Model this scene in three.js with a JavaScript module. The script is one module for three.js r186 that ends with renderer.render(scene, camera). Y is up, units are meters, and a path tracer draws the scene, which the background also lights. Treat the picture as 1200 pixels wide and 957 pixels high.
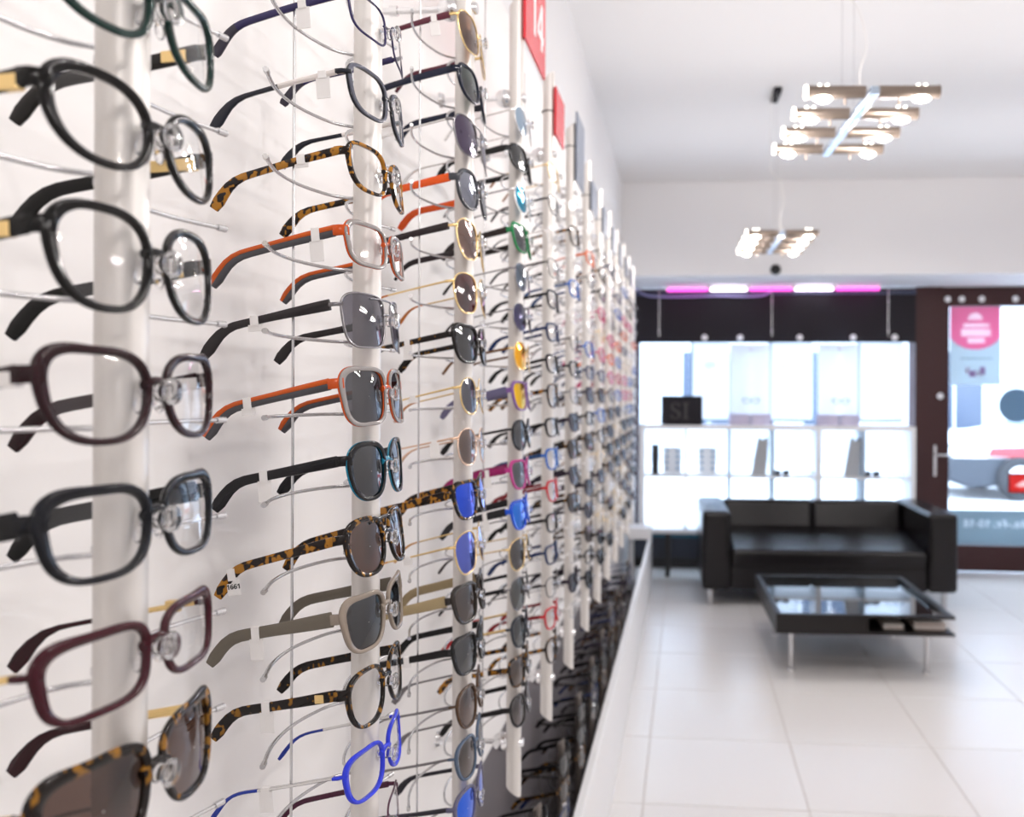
import * as THREE from 'three';
import { mergeGeometries } from 'three/addons/utils/BufferGeometryUtils.js';
import { RoundedBoxGeometry } from 'three/addons/geometries/RoundedBoxGeometry.js';
import { TextGeometry } from 'three/addons/geometries/TextGeometry.js';
import { FontLoader } from 'three/addons/loaders/FontLoader.js';

// ---------------------------------------------------------------- camera, sky, exposure
const scene = new THREE.Scene();
const F = 975;                                         // focal length in pixels of the 1200 x 957 frame
const camera = new THREE.PerspectiveCamera(2 * Math.atan(478.5 / F) * 180 / Math.PI, 1200 / 957, 0.02, 120);
camera.position.set(0, 1.46, 0);
camera.rotation.order = 'YXZ';
camera.rotation.set(0, Math.atan(79 / F), 0.25 * Math.PI / 180);
camera.setViewOffset(1200, 957, -126, 15.5, 1200, 957); // the photograph is a crop: its optical centre lies off-centre
camera.focus = 0.72;
camera.userData.fStop = 6.0;
const renderer = new THREE.WebGLRenderer();
renderer.toneMapping = THREE.LinearToneMapping;
renderer.toneMappingExposure = 1.22;
renderer.shadowMap.enabled = true;
scene.background = new THREE.Color().setRGB(6.0, 7.4, 9.2);   // bright overcast daylight
const LAMP_COLOR = new THREE.Color().setRGB(1, 0.95, 0.925);
const LAMP_POWER = 0.215;

// ---------------------------------------------------------------- helpers
let seed = 7;
const rnd = () => { seed = (seed * 1664525 + 1013904223) >>> 0; return seed / 4294967296; };
const rr = (a, b) => a + (b - a) * rnd();
const V = (x, y, z) => new THREE.Vector3(x, y, z);
const used = {};
function numbered(n) { const k = used[n] ?? 0; used[n] = k + 1; return k ? n + '_' + String(k).padStart(3, '0') : n; }
function tag(o, label, category, group, kind) {
  o.userData = {};
  if (label) o.userData.label = label;
  if (category) o.userData.category = category;
  if (group) o.userData.group = group;
  if (kind) o.userData.kind = kind;
  return o;
}
function thing(name, label, category, pos = [0, 0, 0], group) {
  const o = new THREE.Group(); o.name = numbered(name); o.position.set(...pos); scene.add(o);
  return tag(o, label, category, group);
}
function mesh(name, geo, mat, parent = scene) {
  const g = Array.isArray(geo) ? merge(geo) : geo;
  const m = new THREE.Mesh(g, mat); m.name = parent === scene ? numbered(name) : name;
  m.castShadow = m.receiveShadow = true; parent.add(m); return m;
}
function merge(list) {
  return mergeGeometries(list.map((g) => {
    const n = g.index ? g.toNonIndexed() : g.clone();
    for (const k of Object.keys(n.attributes)) if (!['position', 'normal', 'uv'].includes(k)) n.deleteAttribute(k);
    if (!n.attributes.uv) n.setAttribute('uv', new THREE.BufferAttribute(new Float32Array(n.attributes.position.count * 2), 2));
    return n;
  }));
}
function struct(name, geo, mat, parent = scene) { const m = mesh(name, geo, mat, parent); if (parent === scene) m.userData.kind = 'structure'; return m; }
const box = (x0, x1, y0, y1, z0, z1) => new THREE.BoxGeometry(x1 - x0, y1 - y0, z1 - z0).translate((x0 + x1) / 2, (y0 + y1) / 2, (z0 + z1) / 2);
const rbox = (x0, x1, y0, y1, z0, z1, r = 0.01, s = 3) => new RoundedBoxGeometry(x1 - x0, y1 - y0, z1 - z0, s, r).translate((x0 + x1) / 2, (y0 + y1) / 2, (z0 + z1) / 2);
function cyl(a, b, r0, r1 = r0, seg = 12) {            // a cylinder between two points
  const d = b.clone().sub(a), g = new THREE.CylinderGeometry(r1, r0, d.length(), seg, 1);
  g.applyQuaternion(new THREE.Quaternion().setFromUnitVectors(V(0, 1, 0), d.clone().normalize()));
  return g.translate((a.x + b.x) / 2, (a.y + b.y) / 2, (a.z + b.z) / 2);
}
const tube = (pts, r, n = 20, seg = 8) => new THREE.TubeGeometry(new THREE.CatmullRomCurve3(pts), n, r, seg, false);
const ball = (p, r, w = 12, h = 8) => new THREE.SphereGeometry(r, w, h).translate(p.x, p.y, p.z);
const lathe = (prof, seg = 20) => new THREE.LatheGeometry(prof.map(([r, y]) => new THREE.Vector2(r, y)), seg);
function loft(rings, closed, caps) {                   // rings of equally many points joined into a skin
  const m = rings[0].length, n = rings.length, pos = [], idx = [];
  for (const r of rings) for (const p of r) pos.push(p.x, p.y, p.z);
  for (let i = 0; i < (closed ? n : n - 1); i++) for (let j = 0; j < m; j++) {
    const a = i * m + j, b = i * m + (j + 1) % m, c = ((i + 1) % n) * m + j, d = ((i + 1) % n) * m + (j + 1) % m;
    idx.push(a, c, b, b, c, d);
  }
  if (caps) for (const [i, flip] of [[0, 0], [n - 1, 1]]) {
    const o = pos.length / 3; for (const p of rings[i]) pos.push(p.x, p.y, p.z);
    for (let j = 1; j < m - 1; j++) flip ? idx.push(o, o + j + 1, o + j) : idx.push(o, o + j, o + j + 1);
  }
  const g = new THREE.BufferGeometry();
  g.setAttribute('position', new THREE.Float32BufferAttribute(pos, 3)); g.setIndex(idx); g.computeVertexNormals();
  return g;
}
function planarUV(g, s = 0.035) {
  const p = g.attributes.position, u = new Float32Array(p.count * 2);
  for (let i = 0; i < p.count; i++) { u[2 * i] = (p.getX(i) + p.getZ(i)) / s; u[2 * i + 1] = (p.getY(i) + p.getX(i) * 0.3) / s; }
  g.setAttribute('uv', new THREE.BufferAttribute(u, 2)); return g;
}
const lin = (r, g, b) => new THREE.Color().setRGB(r, g, b);
const std = (c, rough = 0.5, metal = 0, extra = {}) => new THREE.MeshStandardMaterial({ color: c, roughness: rough, metalness: metal, ...extra });
const phy = (o) => new THREE.MeshPhysicalMaterial(o);

// value noise that tiles
function noiseTex(w, h, fn, srgb = false) {
  const d = new Uint8Array(w * h * 4);
  for (let y = 0; y < h; y++) for (let x = 0; x < w; x++) { const c = fn(x / w, y / h), i = (y * w + x) * 4; d[i] = c[0] * 255; d[i + 1] = c[1] * 255; d[i + 2] = c[2] * 255; d[i + 3] = 255; }
  const t = new THREE.DataTexture(d, w, h); t.wrapS = t.wrapT = THREE.RepeatWrapping; t.magFilter = THREE.LinearFilter; t.minFilter = THREE.LinearMipmapLinearFilter; t.generateMipmaps = true;
  if (srgb) t.colorSpace = THREE.SRGBColorSpace; t.needsUpdate = true; return t;
}
function lattice(n) {
  const v = Array.from({ length: n * n }, () => rnd());
  return (x, y) => {
    x *= n; y *= n; const i = Math.floor(x), j = Math.floor(y), s = (t) => t * t * (3 - 2 * t), u = s(x - i), w = s(y - j), at = (a, b) => v[((b % n + n) % n) * n + (a % n + n) % n];
    return (at(i, j) * (1 - u) + at(i + 1, j) * u) * (1 - w) + (at(i, j + 1) * (1 - u) + at(i + 1, j + 1) * u) * w;
  };
}
const n6 = lattice(6), n13 = lattice(13), n40 = lattice(40);
const sm = (a, b, x) => { const t = Math.min(1, Math.max(0, (x - a) / (b - a))); return t * t * (3 - 2 * t); };
const tortTex = noiseTex(128, 128, (x, y) => { const v = 0.6 * n6(x, y) + 0.4 * n13(x, y), k = sm(0.46, 0.58, v); return [0.11 + 0.55 * k, 0.07 + 0.38 * k, 0.05 + 0.09 * k]; }, true);
const darkTortTex = noiseTex(128, 128, (x, y) => { const v = 0.6 * n6(x, y) + 0.4 * n13(x, y), k = sm(0.58, 0.7, v); return [0.09 + 0.45 * k, 0.06 + 0.31 * k, 0.05 + 0.06 * k]; }, true);
const leatherTex = noiseTex(256, 256, (x, y) => { const v = 0.5 * n40(x, y) + 0.5 * n40(x * 2 % 1, y * 2 % 1); return [v, v, v]; });

// ---------------------------------------------------------------- materials
const M = {
  wall: std(lin(0.81, 0.80, 0.81), 0.7),
  panel: std(lin(0.85, 0.83, 0.82), 0.55),
  ceiling: std(lin(0.86, 0.85, 0.85), 0.8),
  tile: [0, 1, 2].map((i) => std(lin(0.775 - i * 0.01, 0.755 - i * 0.012, 0.74 - i * 0.014), 0.25)),
  grout: std(lin(0.55, 0.5, 0.46), 0.9),
  darkGrey: std(lin(0.125, 0.112, 0.12), 0.6),
  slate: std(lin(0.06, 0.065, 0.085), 0.6),
  black: std(lin(0.012, 0.012, 0.013), 0.4),
  matBlack: phy({ color: lin(0.014, 0.012, 0.016), roughness: 0.75, specularIntensity: 0.6 }),
  white: std(lin(0.86, 0.86, 0.87), 0.4),
  alu: std(lin(0.74, 0.71, 0.68), 0.42, 0.5),
  chrome: std(lin(0.82, 0.82, 0.83), 0.14, 1),
  steel: std(lin(0.62, 0.62, 0.63), 0.25, 1),
  darkRod: std(lin(0.022, 0.018, 0.018), 0.4, 0.2),
  darkPole: std(lin(0.2, 0.175, 0.16), 0.4, 0.5),
  brown: phy({ color: lin(0.05, 0.02, 0.02), roughness: 0.5, specularIntensity: 0.5 }),
  leather: phy({ color: lin(0.008, 0.007, 0.008), roughness: 0.24, specularIntensity: 0.6, bumpMap: leatherTex, bumpScale: 0.0006 }),
  tableWood: phy({ color: lin(0.010, 0.008, 0.008), roughness: 0.4, specularIntensity: 0.6 }),
  tableGlass: phy({ color: lin(0.008, 0.01, 0.012), roughness: 0.03, ior: 2.1 }),
  glass: phy({ color: 0xffffff, roughness: 0.02, transmission: 1, thickness: 0, ior: 1.5 }),
  acrylic: phy({ color: lin(0.97, 0.97, 0.98), roughness: 0.08, transmission: 1, thickness: 0.004, ior: 1.45 }),
  frosted: phy({ color: lin(0.9, 0.92, 0.95), roughness: 1, transmission: 0.6, thickness: 0 }),
  frostedGrey: phy({ color: lin(0.55, 0.62, 0.68), roughness: 1, transmission: 0.5, thickness: 0 }),
  paper: std(lin(0.88, 0.86, 0.84), 0.7),
  red: std(lin(0.72, 0.035, 0.05), 0.25),
};

// ---------------------------------------------------------------- the room
const XL = -0.5, XR = 3.3, ZB = 2.4, CEIL = 3.08, PANEL = -0.422;
// floor: grout bed with separate tiles, 58.5 cm module
const floorObj = struct('floor', box(XL - 0.2, XR + 0.2, -0.2, -0.0025, -7.5, ZB + 0.2), M.grout);
{
  const w = 0.585, g = 0.004, c = 0.0012, a = w / 2 - g / 2;
  const sh = new THREE.Shape(); sh.moveTo(-a + c, -a + c); sh.lineTo(a - c, -a + c); sh.lineTo(a - c, a - c); sh.lineTo(-a + c, a - c); sh.closePath();
  const geo = new THREE.ExtrudeGeometry(sh, { depth: 0.009, bevelEnabled: true, bevelThickness: 0.001, bevelSize: c, bevelSegments: 1 }).rotateX(-Math.PI / 2).translate(0, -0.010, 0);
  for (let i = -1; i < 6; i++) for (let k = -7; k < 11; k++) {
    const x = -0.15 + (i + 0.5) * w, z = -3.56 + (k + 0.5) * w;
    if (x - a < XL - 0.25 || z > ZB || z < -7.4) continue;
    const t = mesh('tile', geo, M.tile[Math.floor(rnd() * 3)], floorObj); t.position.set(x, 0, z);
  }
}
struct('ceiling', box(XL - 0.2, XR + 0.2, CEIL, CEIL + 0.2, -7.5, ZB + 0.2), M.ceiling);
struct('wall_left', box(XL - 0.2, XL, 0, CEIL, -7.5, ZB), M.wall);
struct('wall_right', box(XR, XR + 0.2, 0, CEIL, -7.5, ZB), M.wall);
struct('wall_back', box(XL - 0.2, XR + 0.2, 0, CEIL, ZB, ZB + 0.2), M.wall);
// front wall: bulkhead over the window, low wall below it, piers
const BH = 2.37, ZS = -6.35;
struct('wall_front_bulkhead', box(XL, XR, BH, CEIL, -7.5, ZS), M.wall);
struct('wall_front_low', box(XL, 1.88, 0, 0.30, -7.3, -7.1), M.slate);
struct('baseboard_front', box(XL, 1.88, 0, 0.075, -7.1, -7.085), M.black);
struct('wall_front_pier', box(XL, -0.44, 0.30, BH, -7.3, -7.1), M.wall);
struct('trim_1', [box(1.89, 2.11, 0, BH, -7.3, -7.08)], M.brown);                        // brown post between window and door
// shop window panes
{
  const w = struct('window_1', [box(-0.44, 1.89, 0.30, 0.34, -7.26, -7.16), box(-0.44, 1.89, 2.30, BH, -7.26, -7.16), box(-0.44, -0.41, 0.34, 2.3, -7.26, -7.16), box(0.7, 0.735, 0.34, 2.3, -7.26, -7.16)], M.brown);
  mesh('pane', box(-0.41, 0.70, 0.34, 2.3, -7.213, -7.207), M.glass, w);
  mesh('pane', box(0.735, 1.89, 0.34, 2.3, -7.213, -7.207), M.glass, w);
}

// white display panel on the wall, dark recess panel below, plinth
const panelEnd = -4.56;
const pnl = mesh('display_backboard', box(XL + 0.022, PANEL, 0.69, 2.35, panelEnd, 1.6), M.panel);
tag(pnl, 'long white wall panel behind all the eyewear poles', 'wall panel');
const low = mesh('lower_backboard', box(XL + 0.022, PANEL - 0.004, 0, 0.69, panelEnd, 1.6), M.darkGrey);
tag(low, 'dark grey lower wall panel under the white eyewear panel', 'wall panel');
{
  const p = thing('plinth', 'low white kerb board along the floor below the eyewear poles', 'plinth', [0, 0, 0]);
  mesh('board', rbox(-0.286, -0.262, 0, 0.385, -6.4, 1.6, 0.003, 2), M.white, p);
  mesh('trough_floor', box(-0.42, -0.286, 0, 0.03, -6.4, 1.6), M.darkGrey, p);
  mesh('end_block', rbox(-0.44, -0.262, 0.385, 0.47, -6.42, -6.2, 0.004, 2), M.white, p);
  mesh('end_post', box(-0.44, -0.40, 0.03, 0.385, -6.4, -6.34), M.white, p);
}

const font = await new FontLoader().loadAsync('fonts/droid/droid_sans_bold.typeface.json');

// ---------------------------------------------------------------- eyewear poles
const COLZ = (n) => -0.406 - 0.3285 * (n - 1), ROWY = (k) => 1.46 + 0.065 * (k - 8), PX = -0.29, NCOL = 13, NROW = 16;
const poleGeo = (() => {
  const g = new THREE.CylinderGeometry(0.0125, 0.0125, 1, 24, 1), p = g.attributes.position;
  for (let i = 0; i < p.count; i++) { const up = p.getY(i) > 0; p.setY(i, up ? 2.125 + p.getX(i) * 0.75 : 0.79 - p.getX(i) * 0.75); }
  return g;
})();
const bowPts = [V(-0.008, 0, 0), V(-0.024, 0, 0.012), V(-0.035, 0, 0.04), V(-0.039, 0, 0.068), V(-0.036, 0, 0.1), V(-0.024, 0, 0.138)];
const bowGeo = merge([-1, 1].flatMap((s) => { const pts = bowPts.map((p) => V(p.x, p.y, p.z * s)); return [tube(pts, 0.0015, 18, 6), cyl(pts[5].clone().lerp(pts[4], 0.18), pts[5], 0.0022, 0.0022, 8)]; }));
const holderGeo = merge([
  lathe([[0, -0.001], [0.0042, -0.001], [0.0042, 0.003], [0.0052, 0.0034], [0.0052, 0.0052], [0.0042, 0.0056], [0.0042, 0.0085], [0.0052, 0.009], [0.0052, 0.0105], [0.0042, 0.011], [0.0042, 0.0155], [0.0066, 0.016], [0.0073, 0.0172], [0.0066, 0.0184], [0, 0.019]], 16).rotateZ(-Math.PI / 2),
]);
const standGeo = merge([cyl(V(-0.1323, 0, 0), V(-0.01, 0, 0), 0.004), cyl(V(-0.132, 0, 0), V(-0.126, 0, 0), 0.013, 0.011, 16), cyl(V(-0.100, 0, 0), V(-0.09, 0, 0), 0.0065, 0.0065, 12),
  ball(V(-0.021, 0, 0), 0.0155, 14, 10), cyl(V(0.008, 0, 0), V(0.0165, 0, 0), 0.009, 0.007, 14)]);
const wireGeo = cyl(V(-0.0395, 0.80, 0.061), V(-0.0395, 2.11, 0.061), 0.0012, 0.0012, 8);
const ORD = ['zero', 'first', 'second', 'third', 'fourth', 'fifth', 'sixth', 'seventh', 'eighth', 'ninth', 'tenth', 'eleventh', 'twelfth', 'thirteenth', 'fourteenth', 'fifteenth', 'sixteenth'];
const POLE = (n) => n < 4 ? (n === 3 ? 'pole just before red 14 sign' : n === 2 ? 'second pole before red 14 sign' : 'third pole before red 14 sign') : n === 4 ? 'pole with red 14 sign' : `${ORD[n - 4]} pole past red 14 sign`;
for (let n = 1; n <= NCOL; n++) {
  const t = thing('display_pole', 'silver eyewear ' + POLE(n) + ', fixed to white wall panel', 'display pole', [PX, 0, COLZ(n)], 'upper eyewear poles');
  mesh('pole', poleGeo, M.alu, t);
  for (const y of [0.872, 1.962]) { const s = mesh('standoff', standGeo, M.chrome, t); s.position.y = y; }
  mesh('locking_wire', wireGeo, M.steel, t);
  for (let k = 0; k < NROW; k++) {
    const b = mesh('temple_rest', bowGeo, M.steel, t); b.position.y = ROWY(k) - 0.018;
    const h = mesh('nose_holder', holderGeo, M.acrylic, t); h.position.set(0.0105, ROWY(k) + 0.001, 0); h.userData.label = 'clear plastic nose holder';
  }
}
// lower rack of dark poles behind the kerb board
const lowPoleGeo = (() => { const g = new THREE.CylinderGeometry(0.009, 0.009, 1, 16, 1), p = g.attributes.position; for (let i = 0; i < p.count; i++) p.setY(i, p.getY(i) > 0 ? 0.60 + p.getX(i) : 0.03); return g; })();
const lowStandGeo = merge([cyl(V(-0.118, 0, 0), V(-0.008, 0, 0), 0.004), cyl(V(-0.118, 0, 0), V(-0.112, 0, 0), 0.012, 0.01, 14)]);
for (let n = 4; n <= NCOL; n++) {
  const t = thing('lower_display_pole', `short dark pole with dark eyewear, below the silver ${POLE(n)}`, 'display pole', [-0.308, 0, COLZ(n)], 'lower eyewear poles');
  mesh('pole', lowPoleGeo, M.darkPole, t);
  for (const y of [0.16, 0.51]) { const s = mesh('standoff', lowStandGeo, M.darkRod, t); s.position.y = y; }
  const c = mesh('clamp', ball(V(0.006, 0.445, 0), 0.009), M.chrome, t);
  for (let k = 0; k < 8; k++) { const b = mesh('temple_rest', bowGeo, M.darkRod, t); b.position.y = 0.54 - k * 0.0625; }
}

// ---------------------------------------------------------------- glasses
const matCache = {};
function frameMat(c) {
  const key = JSON.stringify(c); if (matCache[key]) return matCache[key];
  let m;
  if (c === 'tort') m = phy({ roughness: 0.09, specularIntensity: 0.6, map: tortTex });
  else if (c === 'darktort') m = phy({ roughness: 0.09, specularIntensity: 0.6, map: darkTortTex });
  else if (c === 'gold') m = std(lin(0.83, 0.6, 0.27), 0.22, 1);
  else if (c === 'rose') m = std(lin(0.8, 0.55, 0.4), 0.22, 1);
  else if (c === 'silver') m = std(lin(0.74, 0.73, 0.72), 0.22, 1);
  else if (c === 'gun') m = std(lin(0.22, 0.21, 0.22), 0.25, 1);
  else m = phy({ color: new THREE.Color(c), roughness: 0.09, specularIntensity: 0.6 });
  return (matCache[key] = m);
}
function lensMat(c) {
  const key = 'lens' + JSON.stringify(c); if (matCache[key]) return matCache[key];
  let m;
  if (c === 'clear') m = phy({ color: lin(0.97, 0.97, 0.97), roughness: 0.01, transmission: 1, thickness: 0, ior: 1.5 });
  else if (c[0] === 'm') m = std(new THREE.Color(c.slice(1)), 0.06, 0.9);                 // mirrored coating
  else m = phy({ color: new THREE.Color(c), roughness: 0.01, transmission: 1, thickness: 0, ior: 1.65 });
  return (matCache[key] = m);
}
// lens outlines: half width, half height, squareness, taper to the bottom, upswept outer corner, droop of the outer bottom
const SH = {
  round: [0.0245, 0.0225, 2.3, 0.05, 0, 0], panto: [0.0250, 0.0225, 2.5, 0.12, 0.001, 0], rect: [0.0270, 0.0165, 3.6, 0.07, 0.0005, 0], soft: [0.0265, 0.0190, 2.9, 0.10, 0.002, 0],
  way: [0.0270, 0.0215, 3.1, 0.16, 0.003, 0], cat: [0.0268, 0.0200, 2.5, 0.10, 0.006, 0], avi: [0.0285, 0.0245, 2.5, 0.16, 0, 0.005], nav: [0.0295, 0.0225, 3.6, 0.10, 0, 0.0015], oval: [0.0260, 0.0195, 2.2, 0.06, 0.004, 0], wrap: [0.031, 0.0185, 2.5, 0.05, 0.001, 0],
};
function outline(shape, N) {
  const [a, b, n, taper, cat, droop] = SH[shape], pts = [];
  for (let i = 0; i < N; i++) {
    const t = i / N * Math.PI * 2, c = Math.cos(t), s = Math.sin(t);
    let x = a * Math.sign(c) * Math.abs(c) ** (2 / n), y = b * Math.sign(s) * Math.abs(s) ** (2 / n);
    x *= 1 + taper * y / b; y += cat * Math.max(0, x / a) ** 2 * (0.5 + 0.5 * y / b); y -= droop * Math.max(0, x / a) * (0.5 - 0.5 * y / b);
    pts.push([x, y]);
  }
  return pts;
}
const WRAP = 2.6, TL = 0.046;
const wrapZ = (x, k) => -k * x * x;
function buildGlasses(o, N = 40) {
  const parts = {}, metal = ['gold', 'rose', 'silver', 'gun'].includes(o.fr) || o.thin, [a, b] = SH[o.shape];
  const kw = o.wrap ?? WRAP, tT = o.tT ?? (metal ? 0.0014 : 0.0038), tB = o.tB ?? (metal ? 0.0014 : 0.0030), dep = metal ? 0.0016 : 0.0038, gap = o.gap ?? (metal ? 0.0085 : 0.0078);
  const cx = a + gap + (metal ? 0.001 : 0.0012), base = outline(o.shape, N), front = [], face = [];
  const hingeX = cx + a + (metal ? 0.003 : 0.0045), yh = o.yh ?? b * 0.52;
  const lenses = [];
  for (const s of [-1, 1]) {
    const P = base.map(([x, y]) => [s * (cx + x), y]);
    const rings = P.map(([x, y], i) => {
      const p = P[(i + N - 1) % N], q = P[(i + 1) % N], tx = q[0] - p[0], ty = q[1] - p[1], l = Math.hypot(tx, ty) || 1, nx = s * ty / l, ny = -s * tx / l;
      const up = 0.5 + 0.5 * Math.max(-1, Math.min(1, y / b)), out = Math.max(0, (s * x - cx) / a), t = (tB + (tT - tB) * up) * (1 + (o.corner ?? (metal ? 0 : 0.7)) * out * out * up * up);
      const put = (l) => l.map(([e, z]) => { const X = x + nx * e, Y = y + ny * e; return V(X, Y, z + wrapZ(X, kw)); });
      if (o.face) return [put([[-0.0004, -dep * 0.45], [t * 0.75, -dep / 2], [t, -dep * 0.2], [t, dep * 0.1], [-0.0004, dep * 0.1]]), put([[-0.0005, dep * 0.1], [t * 0.97, dep * 0.1], [t * 0.97, dep * 0.3], [t * 0.72, dep / 2 + 0.0002], [-0.0005, dep * 0.47]])];
      return put([[-0.0004, -dep * 0.45], [t * 0.75, -dep / 2], [t, -dep * 0.2], [t, dep * 0.2], [t * 0.75, dep / 2], [-0.0004, dep * 0.45]]);
    });
    const turn = (l) => (s > 0 ? l : l.slice().reverse());
    if (o.face) { front.push(loft(turn(rings.map((r) => r[0])), true)); face.push(loft(turn(rings.map((r) => r[1])), true)); }
    else front.push(loft(turn(rings), true));
    const lr = [1.0, 0.66, 0.33, 0.02].map((f) => P.map(([x, y]) => { const X = s * cx + (x - s * cx) * f * 1.004, Y = y * f * 1.004, d = ((X - s * cx) ** 2 + Y * Y); return V(X, Y, wrapZ(X, kw) + 0.0016 - d * 2.4); }));
    lenses.push(loft(s > 0 ? lr : lr.map((r) => r.slice().reverse()), false));
  }
  // bridge
  const yb = o.yb ?? b * 0.28, bx = gap + 0.003, bt = metal ? 0.0011 : 0.0026;
  const bar = (y0, lift, r, half) => loft([-1, -0.6, -0.2, 0.2, 0.6, 1].map((u) => { const x = u * half, y = y0 + lift * (1 - u * u); return Array.from({ length: 8 }, (_, j) => { const t = j / 8 * Math.PI * 2; return V(x, y + Math.sin(t) * r, Math.cos(t) * Math.min(r, 0.002) + wrapZ(x, kw)); }); }), false, true);
  front.push(bar(yb, 0.002, bt, bx));
  if (o.double) front.push(bar(b * 0.86, 0.0015, metal ? 0.0010 : 0.0016, cx * 0.86));
  // end pieces
  const xo = cx + Math.max(...base.filter(([, y]) => Math.abs(y - yh) < b * 0.16).map(([x]) => x));
  const eh = o.eh ?? (metal ? 0.0016 : Math.min(0.0042, (o.th ?? 0.008) / 2)), zh = wrapZ(hingeX, kw) - 0.008;
  for (const s of [-1, 1]) {
    const path = [[xo + 0.0004, 0.0], [hingeX - 0.002, 0.0005], [hingeX + 0.0005, -0.003], [hingeX + 0.0005, -0.0085]];
    const rings = path.map(([x, z], i) => { const zz = i < 2 ? z + wrapZ(x, kw) : z + wrapZ(hingeX, kw), ax = i < 2 ? 0 : 1, w = metal ? 0.0011 : 0.0019; return [[-1, -1], [1, -1], [1, 1], [-1, 1]].map(([p, q]) => V(s * (x + (ax ? q * w : (i === 1 ? 0 : 0))), yh + p * eh, zz + (ax ? 0 : q * w))); });
    const order = rings.map((r) => (s > 0 ? r : [r[1], r[0], r[3], r[2]])); (o.endFace ? face : front).push(loft(order, false, true));
  }
  parts.front = planarUV(merge(front.map((g) => g)));
  parts.lens = lenses; parts.face = face.length ? merge(face) : null;
  // temples
  const L1 = o.L1 ?? 0.076, th = o.th ?? (metal ? 0.0022 : 0.0085), tm = o.tm ?? th * 0.85, tt = o.tt ?? (metal ? 0.0045 : 0.0095), tw = metal && th < 0.004 ? 0.0009 : 0.0016, droop = Math.tan(0.13);
  const sect = (s, u, h, w, lo, hi, x, y, z, ang) => [[-1, lo], [0, lo - 0.12], [1, lo], [1.15, (lo + hi) / 2], [1, hi], [0, hi + 0.12], [-1, hi], [-1.15, (lo + hi) / 2]].map(([p, q]) => V(s * x + p * w, y + q * h / 2 * Math.cos(ang), z - q * h / 2 * Math.sin(ang)));
  const at = (d) => {                                   // point, slope and height at distance d behind the hinge
    const z0 = zh, bend = L1, R = 0.034;
    let y, z, ang;
    if (d < bend) { y = yh - d * droop; z = z0 - d; ang = Math.atan(droop); }
    else { const f = Math.min(1, (d - bend) / TL), a0 = Math.atan(droop), a1 = o.bend ?? 0.86; ang = a0 + (a1 - a0) * sm(0, 0.75, f); y = yh - bend * droop; z = z0 - bend; const n = 12; for (let i = 0; i < n; i++) { const g = (i + 0.5) / n * f, q = a0 + (a1 - a0) * sm(0, 0.75, g); y -= Math.sin(q) * TL * f / n; z -= Math.cos(q) * TL * f / n; } }
    const f = d / (L1 + TL), h = f < 0.55 ? th + (tm - th) * sm(0, 0.5, f) : tm + (tt - tm) * sm(0.62, 1, f);
    return { y, z, ang, h, x: hingeX - 0.0004 - 0.006 * sm(0.2, 1, f) };
  };
  const temple = (s, d0, d1, lo, hi, n) => loft(Array.from({ length: n + 1 }, (_, i) => { const d = d0 + (d1 - d0) * i / n, p = at(d), end = (d > L1 + TL - 0.003) ? 0.7 : 1; return sect(s, 0, p.h * end, tw, lo, hi, p.x, p.y, p.z, p.ang); }), false, true);
  const seg = N > 30 ? 1 : 0.6, split = o.tip ? (o.tipAt ?? 0.62) * (L1 + TL) : L1 + TL;
  parts.temple = [-1, 1].map((s) => planarUV(temple(s, 0, split, o.two ? 0.15 : -1, 1, Math.round(16 * seg))));
  parts.under = o.two ? [-1, 1].map((s) => temple(s, 0, L1 + TL, -1, 0.1, Math.round(16 * seg))) : null;
  parts.tip = o.tip ? [-1, 1].map((s) => planarUV(temple(s, split, L1 + TL, -1, 1, Math.round(9 * seg)))) : null;
  parts.at = at; parts.hingeX = hingeX; parts.tw = tw;
  return parts;
}
const tagMat = std(lin(0.84, 0.82, 0.81), 0.5);
function glassesGroup(o, N) {
  const g = new THREE.Group(), p = buildGlasses(o, N);
  const fm = frameMat(o.fr), tmat = frameMat(o.te ?? o.fr);
  mesh('frame_front', p.front, fm, g);
  if (p.face) mesh('front_facing', p.face, frameMat(o.face), g);
  p.lens.forEach((l) => mesh('lens', l, lensMat(o.lens ?? 'clear'), g));
  p.temple.forEach((t, i) => {
    const m = mesh('temple', t, tmat, g);
    if (p.under) mesh('temple_underside', p.under[i], frameMat(o.two), m);
    if (p.tip) mesh('temple_tip', p.tip[i], frameMat(o.tip), m);
    if (o.orn) { const q = p.at(0.014), s = i ? 1 : -1; mesh('ornament', rbox(s * q.x - p.tw - 0.0009, s * q.x + p.tw + 0.0009, q.y - 0.0036, q.y + 0.0036, q.z - (o.ornL ?? 0.008), q.z + (o.ornL ?? 0.008), 0.0008, 2), frameMat(o.orn), m); }
    if (o.tagAt && i === 0) {
      const q = p.at(o.tagAt), h = q.h / 2, f = o.flap ?? 0.018;
      mesh('price_tag', [box(-q.x - 0.0022, -q.x + 0.0022, q.y - h - 0.0012, q.y + h + 0.0012, q.z - 0.0035, q.z + 0.0035), rbox(-q.x - 0.0012, -q.x - 0.0002, q.y - h - f, q.y - h, q.z - 0.006, q.z + 0.006, 0.0005, 2)], tagMat, m);
      if (o.note) mesh('lettering', new TextGeometry(o.note, { font, size: 0.0042, depth: 0.0003, curveSegments: 3 }).translate(-0.0062, 0, 0).rotateY(-Math.PI / 2).translate(-q.x - 0.0012, q.y - h - f * 0.6, q.z), M.black, m);
    }
  });
  if (o.pads) for (const s of [-1, 1]) mesh('nose_pad', new THREE.SphereGeometry(1, 8, 6).scale(0.0016, 0.005, 0.003).rotateZ(s * 0.25).translate(s * 0.0075, -0.004, -0.005), M.acrylic, g);
  return g;
}
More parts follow.
